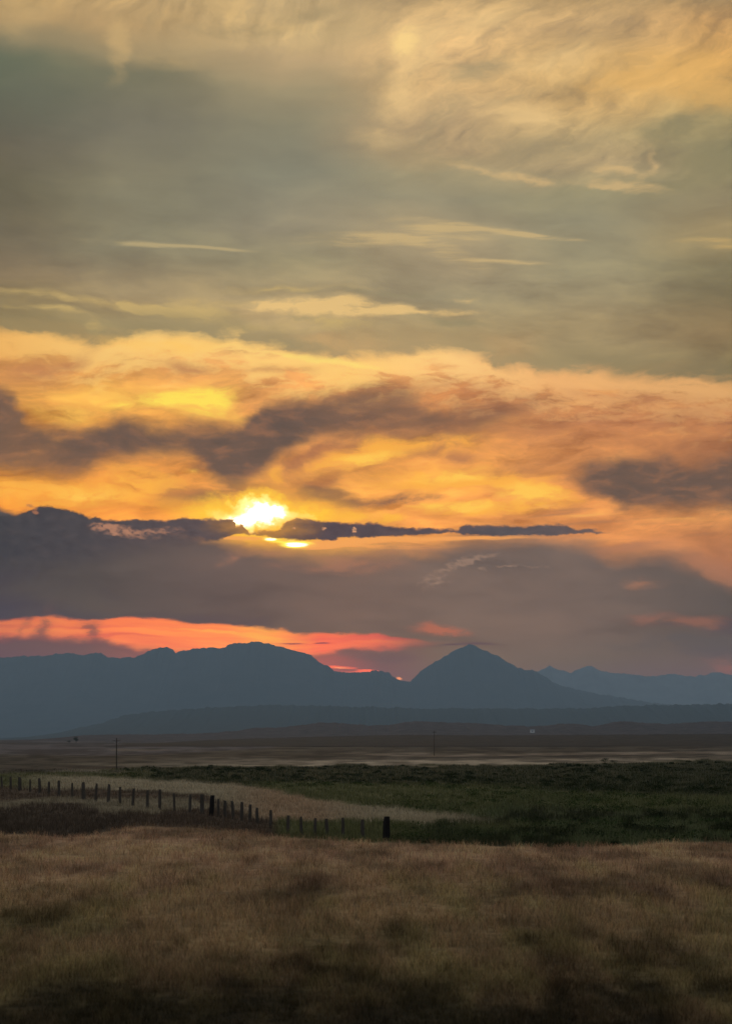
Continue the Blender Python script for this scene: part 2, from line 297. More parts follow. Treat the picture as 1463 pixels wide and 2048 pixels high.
    cur = layer(cur, PB, [(88,1255,30,50,8,1.3),(38,1262,24,34,-10,.8),(186,1262,26,44,-8,.95),(10,1285,90,16,0,.8),(130,1292,120,16,0,.9)], lin((116,88,78)), a=.0, b=1.3, op=.75)
    cur = layer(cur, PA, [(520,1272,120,9,6,1.0),(430,1262,160,6,4,.6)], lin((255,176,52)), op=.75)
    below = g.ss(by-rb, -6., 16.)
    lowc = g.ramp(X/1463., [(0,lin((110,90,80))),(.12,lin((120,94,80))),(.24,lin((158,102,74))),(.35,lin((205,110,68))),(.44,lin((172,102,78))),(.52,lin((126,98,88))),(.62,lin((124,106,96))),(.8,lin((114,103,96))),(1,lin((114,100,94)))])
    cur = g.mix(below*g.ss(X, 1150., 820.), cur, lowc)
    cur = g.mix(g.ss(Y, 1250., 1340.)*g.ss(X, 850., 1100.)*.8, cur, lowc)
    cur = layer(cur, PA, [(760,1322,90,18,0,1.1),(700,1312,50,8,0,.6)], lin((118,96,88)), op=.85)
    cur = layer(cur, PB, [(890,1262,85,24,8,1.0),(930,1270,60,18,0,.5)], lin((190,110,86)), op=.7)
    cur = layer(cur, PB, [(1370,1242,170,20,0,.9),(1440,1325,90,34,0,.5)], lin((156,106,90)), op=.6)
    cur = layer(cur, PB, [(1420,1285,160,32,0,1.0),(1300,1300,160,20,0,.5)], lin((98,92,92)), op=.7)
    cur = layer(cur, P1, [(900,1291,95,4,-2,1.1),(960,1288,70,4,2,.8)], lin((98,80,78)), a=.0, b=1.1, op=.6)
    cur = layer(cur, P1, [(585,1287,50,2.6,1,1.0),(650,1287,24,2.6,0,1.0)], lin((150,86,66)), a=.1, b=.7, op=.8)
    cur = layer(cur, P1, [(688,1334,40,4,2,1.1),(740,1340,34,3,3,.9),(715,1342,50,4,0,.6)], lin((255,120,84)), a=.1, b=.6)
    cur = layer(cur, P1, [(796,1357,9,5,0,1.2),(690,1335,22,2,0,1.0)], lin((255,160,120)), a=.1, b=.6)
    # ---- the rest of the dome: high overcast overhead and behind, physical sky through it
    sky = g.node('ShaderNodeTexSky', sky_type='NISHITA', sun_disc=False)
    sky.sun_elevation = SUN_EL; sky.sun_rotation = SUN_AZ
    nz = g.noise(D, 5.0, 4.0, .55, dim='3D')
    over = g.ramp(nz, [(.3,(.24,.26,.28)),(.7,(.52,.55,.58))])
    sk = g.node('ShaderNodeVectorMath', operation='SCALE'); W.node_tree.links.new(sky.outputs[0], sk.inputs[0]); sk.inputs[3].default_value = .1
    over = g.mix(.8, S(g, sk.outputs[0]), over)
    side = g.ramp(g.ss(dz, 0.0, .30), [(0,lin((116,88,78))),(.35,lin((170,128,92))),(.6,lin((150,136,108))),(1,lin((160,150,125)))])
    back = g.ramp(g.ss(dz, 0.0, .5), [(0,(.18,.215,.28)),(1,(.34,.37,.40))])
    rest = g.mix(g.ss(Y, -60., -1500.), side, over)
    rest = g.mix(g.ss(dy, .75, .2), rest, g.mix(.6, back, over))
    win = g.ss(g.math('ABSOLUTE', X-HX), 1500., 1100.)*g.ss(Y, -520., -90.)
    # ---- what the haze takes and adds along the ray, given back at the far side
    sE = g.math('MAXIMUM', dz, .0002)
    L = g.math('MINIMUM', (BOX_TOP-CAM_Z)/sE, g.math('DIVIDE', BOX_FAR, g.math('MAXIMUM', dy, .3)))
    T = g.math('EXPONENT', L*(-SIGMA))
    n1 = g.node('ShaderNodeVectorMath', operation='SCALE'); n1.inputs[0].default_value = HAZE_S; g.put(n1.inputs[3], 1-T)
    n2 = g.node('ShaderNodeVectorMath', operation='SUBTRACT'); g.put(n2.inputs[0], cur); W.node_tree.links.new(n1.outputs[0], n2.inputs[1])
    n3 = g.node('ShaderNodeVectorMath', operation='SCALE'); W.node_tree.links.new(n2.outputs[0], n3.inputs[0]); g.put(n3.inputs[3], 1/T)
    n4 = g.node('ShaderNodeVectorMath', operation='MAXIMUM'); W.node_tree.links.new(n3.outputs[0], n4.inputs[0]); n4.inputs[1].default_value = (0,0,0)
    bg = g.node('ShaderNodeBackground'); W.node_tree.links.new(n4.outputs[0], bg.inputs[0]); bg.inputs[1].default_value = 1.0
    b2 = g.node('ShaderNodeBackground'); g.put(b2.inputs[0], rest)
    ms = g.node('ShaderNodeMixShader'); g.put(ms.inputs[0], win)
    W.node_tree.links.new(b2.outputs[0], ms.inputs[1]); W.node_tree.links.new(bg.outputs[0], ms.inputs[2])
    out = g.node('ShaderNodeOutputWorld'); W.node_tree.links.new(ms.outputs[0], out.inputs[0])
build_sky()

# ------------------------------------------------------------------ sun, low behind cloud
sl = bpy.data.lights.new('sun', 'SUN'); sl.energy = 0.25; sl.angle = R(8); sl.color = (1.0, .66, .36)
so = bpy.data.objects.new('sun', sl); COL.objects.link(so)
so.rotation_euler = (R(90)-SUN_EL, 0, math.pi-SUN_AZ); so.location = (0, 0, 60)

# ------------------------------------------------------------------ helpers for objects
def tag(o, label=None, cat=None, group=None, kind=None):
    for k, v in (('label', label), ('category', cat), ('group', group), ('kind', kind)):
        if v: o[k] = v
    return o
def link(name, me, mat, parent=None):
    o = bpy.data.objects.new(name, me); COL.objects.link(o)
    if mat: me.materials.append(mat)
    if parent: o.parent = parent
    return o
def np_mesh(name, V, T=None, Q=None, col=None, smooth=False):
    me = bpy.data.meshes.new(name); V = np.asarray(V, np.float32)
    parts = []; tot = []; 
    if T is not None and len(T): parts.append(np.asarray(T, np.int32).ravel()); tot += [np.full(len(T), 3, np.int32)]
    if Q is not None and len(Q): parts.append(np.asarray(Q, np.int32).ravel()); tot += [np.full(len(Q), 4, np.int32)]
    loops = np.concatenate(parts); tot = np.concatenate(tot)
    start = np.concatenate([[0], np.cumsum(tot)[:-1]]).astype(np.int32)
    me.vertices.add(len(V)); me.vertices.foreach_set('co', V.ravel())
    me.loops.add(len(loops)); me.loops.foreach_set('vertex_index', loops)
    me.polygons.add(len(tot)); me.polygons.foreach_set('loop_start', start); me.polygons.foreach_set('loop_total', tot)
    if smooth: me.polygons.foreach_set('use_smooth', np.ones(len(tot), bool))
    me.update(calc_edges=True)
    if col is not None:
        a = me.color_attributes.new('tint', 'FLOAT_COLOR', 'POINT')
        c4 = np.ones((len(V), 4), np.float32); c4[:, :3] = col; a.data.foreach_set('color', c4.ravel())
    return me
def material(name):
    m = bpy.data.materials.new(name); m.use_nodes = True; m.node_tree.nodes.clear()
    return m, G(m.node_tree)
def finish(m, q, color, rough=.9, spec=.1, bump=None, bstr=.5, bdist=.1):
    b = q.node('ShaderNodeBsdfPrincipled'); q.put(b.inputs['Base Color'], color)
    b.inputs['Roughness'].default_value = rough; b.inputs['Specular IOR Level'].default_value = spec
    if bump is not None:
        n = q.node('ShaderNodeBump'); n.inputs['Strength'].default_value = bstr; n.inputs['Distance'].default_value = bdist
        q.put(n.inputs['Height'], bump); m.node_tree.links.new(n.outputs[0], b.inputs['Normal'])
    o = q.node('ShaderNodeOutputMaterial'); m.node_tree.links.new(b.outputs[0], o.inputs[0]); return b
def vcol(q, nm='tint'):
    n = q.node('ShaderNodeVertexColor', layer_name=nm); return S(q, n.outputs[0])

m_ground, q = material('ground_soil_and_grass')
oc = S(q, q.node('ShaderNodeTexCoord').outputs['Object'])
nn = q.noise(oc, 1.7, 6, .6, dim='3D'); n2 = q.noise(oc, .12, 5, .6, dim='3D')
c = q.mix(1.0, vcol(q), q.ramp(nn, [(.3,(.55,.55,.55)),(.7,(1.45,1.42,1.38))]), 'MULTIPLY')
c = q.mix(1.0, c, q.ramp(n2, [(.3,(.75,.75,.75)),(.7,(1.25,1.25,1.22))]), 'MULTIPLY')
finish(m_ground, q, c, .95, .05, nn, .6, .25)

m_blade, q = material('grass_blades')
b = q.node('ShaderNodeBsdfDiffuse'); t = q.node('ShaderNodeBsdfTranslucent'); cc = vcol(q)
q.put(b.inputs[0], cc); q.put(t.inputs[0], cc)
mx = q.node('ShaderNodeMixShader'); mx.inputs[0].default_value = .28
m_blade.node_tree.links.new(b.outputs[0], mx.inputs[1]); m_blade.node_tree.links.new(t.outputs[0], mx.inputs[2])
o = q.node('ShaderNodeOutputMaterial'); m_blade.node_tree.links.new(mx.outputs[0], o.inputs[0])

def hill_material(name, c1, c2, sc):
    m, q = material(name)
    oc = S(q, q.node('ShaderNodeTexCoord').outputs['Object'])
    n = q.noise(oc, sc, 8, .62, dim='3D')
    finish(m, q, q.ramp(n, [(.35, c1), (.65, c2)]), .95, .03, n, .5, .2/sc)
    return m
m_mount = hill_material('mountain_forest_and_rock', (.018,.024,.022), (.05,.05,.045), .004)
m_far = hill_material('far_rock_hazed', (.11,.11,.11), (.20,.20,.19), .004)  # rock tone lightened, painting extra distance haze into the colour
m_bench = hill_material('foothill_forest', (.014,.022,.018), (.035,.04,.032), .02)
m_low = hill_material('low_hill_scrub', (.028,.021,.020), (.095,.072,.066), .03)
m_rise = hill_material('rise_scrub', (.028,.022,.016), (.065,.05,.038), .05)

def wood(name, c1, c2):
    m, q = material(name)
    oc = S(q, q.node('ShaderNodeTexCoord').outputs['Object'])
    x, y, z = q.sep(oc)
    n = q.noise(q.comb(x*14., y*14., z*2.), 1.0, 5, .6, dim='3D')
    finish(m, q, q.ramp(n, [(.3, c1), (.7, c2)]), .9, .1, n, .6, .02); return m
m_tar = wood('creosoted_wood', (.006,.005,.005), (.02,.016,.014))
m_post = wood('weathered_wood', (.036,.029,.022), (.09,.073,.058))
m_pole = wood('pole_wood', (.035,.028,.024), (.08,.065,.052))
def plain(name, c, rough=.7, spec=.3, sc=2.0, v=.15):
    m, q = material(name)
    oc = S(q, q.node('ShaderNodeTexCoord').outputs['Object'])
    n = q.noise(oc, sc, 5, .6, dim='3D')
    lo = tuple(x*(1-v) for x in c); hi = tuple(x*(1+v) for x in c)
    finish(m, q, q.ramp(n, [(.3, lo), (.7, hi)]), rough, spec); return m
m_glassy = plain('insulator_ceramic', (.12,.10,.09), .3, .5)
m_metal = plain('galvanised_steel', (.30,.30,.30), .5, .5)
m_wall = plain('white_painted_boards', (.62,.61,.59), .8)
m_roof = plain('grey_sheet_roof', (.28,.28,.29), .6)
m_dark = plain('dark_opening', (.02,.02,.022), .6)
m_bark = plain('bark', (.05,.04,.03), .95, .05)
m_leaf, q = material('leaves')
oc = S(q, q.node('ShaderNodeTexCoord').outputs['Object'])
finish(m_leaf, q, q.ramp(q.noise(oc, .8, 3, .6, dim='3D'), [(.3,(.018,.026,.012)),(.7,(.05,.06,.028))]), .9, .05)

# ------------------------------------------------------------------ terrain
class VN:                                                    # value noise in numpy
    def __init__(s, seed): s.t = np.random.default_rng(seed).random((256, 256))
    def __call__(s, x, y):
        xi = np.floor(x).astype(int); yi = np.floor(y).astype(int); fx = x-xi; fy = y-yi
        fx = fx*fx*(3-2*fx); fy = fy*fy*(3-2*fy); t = s.t
        a = t[xi & 255, yi & 255]; b = t[(xi+1) & 255, yi & 255]; c = t[xi & 255, (yi+1) & 255]; d = t[(xi+1) & 255, (yi+1) & 255]
        return (a*(1-fx)+b*fx)*(1-fy)+(c*(1-fx)+d*fx)*fy
    def fbm(s, x, y, o=4):
        v = 0; a = .5; n = 0
        for i in range(o):
            v = v+a*s(x*2**i+i*17.3, y*2**i+i*9.1); n += a; a *= .5
        return v/n
vn = VN(3); vn2 = VN(11); vn3 = VN(23)
def ground_z(x, y):
    x = np.asarray(x, float); y = np.asarray(y, float)
    z = (vn.fbm(x/37., y/37., 3)-.5)*.34+(vn2.fbm(x/9., y/9., 2)-.5)*.12
    z = z*np.clip((y+30)/60, 0, 1)
    far = np.clip((y-300)/900, 0, 1)
    z = z+far*(vn3.fbm(x/420.+5, y/900., 3)-.5)*2.4
    mid = np.clip((y-1400)/1500, 0, 1)
    return z+mid*(vn.fbm(x/900.+3, y/2200.+1, 3)-.5)*5.
def pc(x, pts):
    p = np.array(pts, float); return np.interp(x, p[:, 0], p[:, 1])
field_top = [(-900,1672),(0,1669),(60,1671),(130,1675),(200,1667),(280,1652),(400,1657),(500,1665),(560,1674),(640,1680),(773,1686),(900,1690),(1000,1693),(1100,1695),(1250,1690),(1350,1683),(1463,1687),(2300,1680)]
green_top = [(-900,1544),(0,1543),(150,1545),(240,1543),(290,1537),(500,1533),(700,1531),(1000,1530),(1200,1528),(1463,1522),(2300,1518)]
def rgb(*a): return np.array(a, float)
DRY = rgb(.325,.195,.115); DRY2 = rgb(.262,.172,.088); PALE = rgb(.34,.28,.185); GREEN = rgb(.072,.074,.032); DGREEN = rgb(.027,.030,.014)
OLIVE = rgb(.105,.105,.045); BROWN = rgb(.085,.060,.042); DBROWN = rgb(.072,.053,.038)
def sst(v, a, b):
    t = np.clip((v-a)/(b-a), 0, 1); return t*t*(3-2*t)
def cover(x, y):
    """what grows where on the plain: base colour and kind weights; edges are broken by noise"""
    px = HX+F*x/y; py = HY+F*CAM_Z/y
    j = (vn.fbm(x*.9/(y/110.), y*.35/(y/110.), 4)-.5)
    k = (vn2.fbm(px/70., py/9., 4)-.5); kk = (vn3.fbm(px/26., py/5.5, 3)-.5)
    pyn = py+k*14+kk*6
    n = len(px); c = np.tile(PALE*.62, (n, 1))
    def put(w, col): 
        nonlocal c
        w = np.clip(w, 0, 1)[:, None]; c = c*(1-w)+col*w
    # far plain in strips
    wob = (vn3.fbm(px/330.+2, py/7., 3)-.5)*9
    pw = py+wob+(vn.fbm(px/50., py/3., 2)-.5)*4
    put(np.ones(n), rgb(.088,.076,.078))  # sage tone greyed to mauve, with distance haze put into the colour
    rl = pc(px, [(-900,1516),(0,1514),(200,1511),(350,1506),(430,1500),(540,1496),(640,1488),(700,1484),(850,1480),(1000,1478),(2300,1478)])
    put(sst(pw-rl, -2, 2), rgb(.062,.050,.037))
    put(sst(pw,1484,1490)*sst(px,560,760), rgb(.062,.050,.037))
    put(sst(pw,1503,1507)*sst(pw,1512,1509)*sst(px,600,850), rgb(.20,.155,.115))
    put(sst(pw,1512,1516)*sst(px,150,450), rgb(.11,.088,.066))
    put(sst(pw,1526,1530)*sst(px,40,160), rgb(.15,.125,.09))
    put(sst(pw,1517,1521)*sst(px,350,650)*(.45+.55*sst(vn3.fbm(px/60.+9,py/3.,3),.35,.6)), rgb(.33,.26,.185))
    put(sst(pw,1496,1499)*sst(pw,1503,1500)*sst(vn2.fbm(px/90.,py/4.,2),.5,.6), rgb(.13,.105,.08))
    put(sst(pw,1532,1535)*sst(pw,1540,1537)*sst(px,380,200), DBROWN)
    put(sst(px,260,20)*sst(pw,1508,1514), rgb(.062,.052,.04))
    c = c*(.62+.76*sst(vn.fbm(px/38.+7, py/2.6+3, 3), .3, .7))[:, None]
    # middle ground
    gt = pc(px, green_top)
    m = sst(pyn-gt, -3, 3)
    put(m, OLIVE*.8)
    put(m*sst(px+k*160,180,330), DGREEN*1.25)
    put(sst(pyn-gt-pc(px,[(300,26),(600,32),(1000,46),(1463,70)])-k*14, -5, 7)*sst(px,430,560), GREEN*1.25)
    put(sst(pyn,1563,1572)*sst(px+k*200,480,620)*sst(px,1150,800)*sst(pyn,1622,1600), OLIVE*.95)
    # pale wedge
    t1 = pc(px, [(-900,1549),(0,1552),(180,1553),(330,1560),(480,1568),(560,1585),(640,1602),(760,1616),(830,1623),(1000,1636),(1250,1646),(1463,1652)])
    t2 = pc(px, [(-900,1700),(500,1700),(560,1645),(700,1646),(820,1650),(900,1648),(1000,1646),(1100,1646),(1250,1650),(1463,1652)])
    w = sst(pyn-t1-k*8, -3, 4)*sst(t2-pyn, -3, 4)
    put(w, PALE*.86)
    put(w*sst(px,420,560)*sst(px,760,600)*.6, DRY*.95)
    put(w*sst(px,160,0), OLIVE*.9)
    # brown strip along the left half of the fence
    t3 = pc(px, [(-900,1574),(0,1575),(150,1577),(300,1585),(400,1592),(480,1612),(560,1640)])
    put(sst(pyn-t3, -4, 4)*sst(px,520,430), BROWN*1.05)
    t4 = pc(px, [(-900,1600),(0,1600),(150,1596),(300,1597),(380,1600),(470,1618)])
    put(sst(pyn-t4, -3, 4)*sst(px,470,420), PALE*.58)
    t5 = pc(px, [(-900,1612),(0,1616),(60,1612),(110,1604),(150,1612),(230,1622),(300,1630),(420,1614),(480,1622),(560,1648)])
    put(sst(pyn-t5+kk*8, -3, 5)*sst(px,600,540), BROWN*.95)
    put(sst(pyn-t5-4+kk*10, -3, 5)*sst(px,290,220), DBROWN*.9)
    # weeds under the near end of the fence
    put(sst(pyn,1640,1648)*sst(px,535,570)*sst(px,900,780), OLIVE*.9)
    put(sst(pyn,1643,1652)*sst(px+k*120,790,870), DGREEN*1.8)
    w = sst(pyn-pc(px,[(850,1640),(1000,1612),(1200,1622),(1463,1625)])-k*16, -8, 10)*sst(px+k*150,860,1040)
    put(w, DGREEN*(1.05+1.8*sst(vn.fbm(px/45.+3,py/9.,3),.42,.62))[:, None])
    put(sst(np.abs(pyn-1655-k*20), 14, 2)*sst(px,870,960)*sst(px,1120,1000)*.7, OLIVE)
    return c, px, py
def field_colour(x, y, c, px, py):
    """the dry grass field in front"""
    ft = pc(px, field_top)+(vn2.fbm(px/60.+4, py/40.+1, 3)-.5)*6
    w = sst(py-ft, -2, 2.5)
    patch = vn.fbm(x/2.6+3, y/11.+9, 4); p2 = vn3.fbm(x/1.1, y/3.+2, 3)
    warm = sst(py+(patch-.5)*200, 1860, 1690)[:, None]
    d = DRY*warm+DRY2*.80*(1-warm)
    d = d*(.62+.72*sst(patch, .28, .72)[:, None])*(.80+.36*sst(p2, .25, .75)[:, None])*(1-.35*sst(py, 1780, 2040))[:, None]  # near-edge darkening of the view is painted into the grass colour
    hue = sst(vn2.fbm(x/1.7+30, y/8.+14, 4), .40, .62)[:, None]*(1-.6*warm)
    d = d*(1-hue*.5)+d*np.array([.78,.98,.72])*hue*.5
    # low dark plants with their shade painted in, thick along the near edge
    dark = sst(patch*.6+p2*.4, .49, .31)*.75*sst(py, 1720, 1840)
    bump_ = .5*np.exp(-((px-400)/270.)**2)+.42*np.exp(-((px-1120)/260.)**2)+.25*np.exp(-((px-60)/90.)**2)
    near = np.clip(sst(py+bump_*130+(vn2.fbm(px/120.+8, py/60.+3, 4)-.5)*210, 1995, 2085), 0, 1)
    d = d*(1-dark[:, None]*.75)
    forb_shade = rgb(.022,.018,.010)
    d = d*(1-near[:, None]*.88)+forb_shade*near[:, None]*.88
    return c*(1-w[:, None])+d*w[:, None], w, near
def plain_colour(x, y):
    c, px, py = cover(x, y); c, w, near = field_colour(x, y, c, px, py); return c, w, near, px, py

def build_ground():
    ys = np.concatenate([-np.geomspace(4000, 3, 20), [0, 8, 14, 20, 26]])
    rows = np.concatenate([F*CAM_Z/np.arange(620, 4, -1.0), np.geomspace(6500, 120000, 26)])
    ys = np.concatenate([ys, rows])
    tt = np.concatenate([-np.geomspace(14, .48, 24), np.linspace(-.46, .46, 640), np.geomspace(.48, 14, 24)])
    Y, TT = np.meshgrid(ys, tt, indexing='ij')
    Xg = TT*np.maximum(np.abs(Y), 30)
    Z = ground_z(Xg, Y)*np.where(Y > 0, 1, .3)
    n0, n1 = Y.shape
    c = np.zeros((n0*n1, 3)); yy = np.maximum(Y.ravel(), 25.)
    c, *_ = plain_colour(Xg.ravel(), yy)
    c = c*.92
    i = np.arange(n0*n1).reshape(n0, n1)
    Q = np.stack([i[:-1, :-1].ravel(), i[:-1, 1:].ravel(), i[1:, 1:].ravel(), i[1:, :-1].ravel()], 1)
    V = np.stack([Xg.ravel(), Y.ravel(), Z.ravel()], 1)
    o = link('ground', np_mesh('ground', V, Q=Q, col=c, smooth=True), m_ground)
    tag(o, kind='structure', label='wide flat prairie reaching from the field to the hills')
build_ground()

# ------------------------------------------------------------------ hills and mountains
def ridge(name, prof, d, depth_f, depth_b, mat, label, rough=0.0, step=3.0, seed=1, foot=None, spur=.5, rows=26, ext=True, fine=14.):
    """a range of real depth: the crest follows the profile, the front falls in spurs to the plain"""
    v1, v2 = VN(seed*7+1), VN(seed*7+2)
    p = np.array(prof, float)
    px = np.arange(p[0, 0], p[-1, 0]+step, step)
    top = np.interp(px, p[:, 0], p[:, 1])
    rg = (v1.fbm(px/fine, px*0+seed, 3)-.5)*rough+(v2(px/4., px*0+seed)-.5)*rough*.45
    H = np.maximum(CAM_Z-(top+rg-HY)/F*d, .5)
    s = np.concatenate([np.linspace(-1, 0, rows), np.linspace(0, 1, 10)[1:]])
    Sx, PX = np.meshgrid(s, px, indexing='ij'); Hh = np.tile(H, (len(s), 1))
    fall = np.where(Sx < 0, 1+Sx, 1-Sx)
    Yw = d+np.where(Sx < 0, Sx*depth_f, Sx*depth_b)
    Xw = d*(PX-HX)/F*(Yw/d*.35+.65)
    sp = v1.fbm(Xw/(depth_f*.22), Yw/(depth_f*.5), 5)
    shape = fall**1.25*(1-spur*(1-fall)*2.2*(sp-.15)*(fall > 0))
    Z = Hh*np.clip(shape, 0, 1)
    # nothing in front may rise over the crest as seen from the plain
    lim = CAM_Z+(Hh-CAM_Z)*(Yw/d)*.985
    Z = np.where(Sx < -1e-6, np.minimum(Z, lim), Z)
    Z = np.where(fall <= 1e-6, -30., Z)
    n0, n1 = Z.shape; i = np.arange(n0*n1).reshape(n0, n1)
    Q = np.stack([i[:-1, :-1].ravel(), i[:-1, 1:].ravel(), i[1:, 1:].ravel(), i[1:, :-1].ravel()], 1)
    V = np.stack([Xw.ravel(), Yw.ravel(), Z.ravel()], 1)
    o = link(name, np_mesh(name, V, Q=Q, smooth=True), mat); tag(o, kind='structure', label=label); return o
far_r = [(-1200,1380),(-600,1350),(0,1360),(500,1370),(900,1365),(1050,1350),(1085,1338),(1098,1331),(1112,1338),(1140,1346),(1158,1338),(1172,1333),(1182,1332),(1200,1342),(1235,1347),(1300,1352),(1345,1349),(1380,1353),(1410,1350),(1430,1344),(1450,1347),(1463,1351),(1600,1345),(1750,1356),(2000,1340),(2300,1375),(2700,1390)]
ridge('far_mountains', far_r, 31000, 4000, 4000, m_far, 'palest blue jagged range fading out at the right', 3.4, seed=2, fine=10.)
peak = [(650,1440),(700,1400),(760,1382),(800,1368),(822,1362),(830,1353),(840,1344),(852,1334),(868,1323),(885,1314),(905,1303),(925,1294),(938,1289),(944,1289),(960,1298),(985,1308),(1010,1322),(1032,1334),(1050,1339),(1062,1340),(1078,1346),(1095,1357),(1105,1366),(1130,1374),(1160,1381),(1200,1388),(1250,1397),(1300,1405),(1400,1416),(1600,1430),(1800,1460)]
ridge('pointed_mountain', peak, 23200, 6000, 4000, m_mount, 'lone pointed peak with a long right shoulder', 4.0, step=2.0, seed=3, fine=8.)
mass = [(-900,1330),(-500,1300),(-250,1322),(-100,1312),(0,1315),(50,1313),(90,1313),(118,1307),(145,1307),(165,1312),(182,1306),(202,1306),(214,1314),(240,1316),(268,1316),(290,1305),(310,1297),(332,1295),(345,1299),(351,1306),(362,1302),(385,1299),(420,1296),(450,1295),(462,1289),(490,1285),(515,1284),(530,1285),(548,1290),(575,1298),(605,1305),(622,1310),(634,1321),(645,1328),(658,1333),(668,1342),(685,1345),(720,1345),(740,1342),(765,1343),(780,1348),(790,1357),(805,1362),(825,1364),(860,1380),(920,1400),(1000,1430),(1100,1465)]
ridge('mountain_range', mass, 23000, 6000, 3500, m_mount, 'long blue flat-topped massif filling the left', 4.4, step=2.0, seed=4, fine=8.)
bench = [(-900,1474),(-200,1476),(60,1476),(110,1470),(150,1458),(200,1447),(230,1438),(250,1430),(290,1425),(330,1421),(420,1416),(520,1410),(600,1411),(720,1414),(850,1417),(1000,1417),(1120,1418),(1180,1416),(1260,1411),(1463,1408),(1700,1404),(2100,1412),(2500,1430)]
ridge('foothills', bench, 13500, 3500, 2500, m_bench, 'dark blue level bench below the mountains', 4.6, step=2.0, seed=5, fine=9.)
lowh = [(-900,1474),(-300,1471),(0,1480),(90,1480),(130,1475),(175,1471),(240,1469),(300,1469),(420,1466),(475,1462),(500,1457),(560,1455),(610,1449),(640,1445),(690,1447),(740,1452),(790,1448),(830,1443),(880,1444),(930,1446),(960,1447),(1010,1451),(1060,1453),(1085,1453),(1110,1448),(1150,1448),(1185,1452),(1205,1449),(1225,1444),(1250,1442),(1290,1446),(1340,1448),(1400,1443),(1463,1444),(1600,1440),(1900,1450),(2300,1446)]
ridge('low_hills', lowh, 5200, 1500, 900, m_low, 'low brown hills along the far edge of the plain', 3.0, step=2.0, seed=6, fine=16.)
rise = [(-900,1490),(300,1487),(420,1480),(520,1477),(620,1474),(700,1472),(850,1470),(1000,1471),(1150,1470),(1300,1469),(1463,1468),(1800,1466),(2300,1470)]
ridge('near_rise', rise, 2500, 1000, 500, m_rise, 'brown scrubby rise in front of the low hills', 1.4, step=2.0, seed=8, fine=16.)

# ------------------------------------------------------------------ grass
def blades(name, x, y, h, w, col, label, cat, lean=.35, z0=None, tipc=1.25):
    n = len(x)
    z = ground_z(x, y) if z0 is None else z0
    a = rng.random(n)*math.pi; ca, sa = np.cos(a)*w/2, np.sin(a)*w/2
    la = rng.random(n)*2*math.pi; L = h*lean*rng.random(n)
    lx, ly = np.cos(la)*L, np.sin(la)*L
    b = np.stack([x, y, z-.02], 1); s = np.stack([ca, sa, ca*0], 1)
    m = b+np.stack([lx*.35, ly*.35, h*.58], 1); t = b+np.stack([lx, ly, h], 1)
    V = np.stack([b-s, b+s, m-s*.8, m+s*.8, t], 1).reshape(-1, 3)
    k = (np.arange(n)*5)[:, None]
    T = np.concatenate([k+np.array([[0,1,3]]), k+np.array([[0,3,2]]), k+np.array([[2,3,4]])])
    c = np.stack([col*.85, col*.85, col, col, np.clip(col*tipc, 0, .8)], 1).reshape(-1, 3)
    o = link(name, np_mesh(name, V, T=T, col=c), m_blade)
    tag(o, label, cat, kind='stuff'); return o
def scatter(n, pymin, pymax, spread=.26):
    """points on the plain, denser towards the viewer"""
    py = rng.uniform(pymin, pymax, n); y = F*CAM_Z/(py-HY)
    x = rng.uniform(-1, 1, n)*(spread*.86*y+17)
    return x, y
def clumped(x, y, per, rad):
    xx = np.repeat(x, per)+rng.normal(0, 1, len(x)*per)*np.repeat(rad, per)
    yy = np.repeat(y, per)+rng.normal(0, 1, len(x)*per)*np.repeat(rad, per)
    return xx, yy
# field in front
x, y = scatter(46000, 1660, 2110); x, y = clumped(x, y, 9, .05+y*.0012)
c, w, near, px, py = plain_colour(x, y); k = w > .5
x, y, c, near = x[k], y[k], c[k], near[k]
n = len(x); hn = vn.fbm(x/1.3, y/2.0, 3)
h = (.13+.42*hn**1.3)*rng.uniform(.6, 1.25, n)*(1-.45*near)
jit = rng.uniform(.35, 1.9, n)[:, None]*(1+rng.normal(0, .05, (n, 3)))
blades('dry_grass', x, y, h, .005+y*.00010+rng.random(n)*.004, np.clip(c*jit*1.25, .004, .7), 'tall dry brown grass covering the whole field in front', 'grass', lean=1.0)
# middle ground growth
x, y = scatter(32000, 1520, 1700); x, y = clumped(x, y, 8, .08+y*.0014)
ok = (y > 20); x, y = x[ok], y[ok]
c, w, near, px, py = plain_colour(x, y)
green = (c[:, 1] > c[:, 0]*.96) & (w < .5); dry = (~green) & (w < .5) & (py > 1540)
for msk, nm, lab, hh, ln in ((green, 'green_ground_cover', 'dark green low shrubs and crop beyond the fence', .42, .6), (dry, 'pale_grass', 'pale tan and brown grass around the fence line', .34, .5)):
    X_, Y_, C_ = x[msk], y[msk], c[msk]; n = len(X_)
    h = hh*(.5+1.0*vn2.fbm(X_/3., Y_/8., 3))*rng.uniform(.6, 1.3, n)
    jit = rng.uniform(.55, 1.55, n)[:, None]
    blades(nm, X_, Y_, h, .012+Y_*.00012+rng.random(n)*.008, np.clip(C_*jit*1.2, .004, .7), lab, 'plants' if nm[0] == 'g' else 'grass', lean=ln)
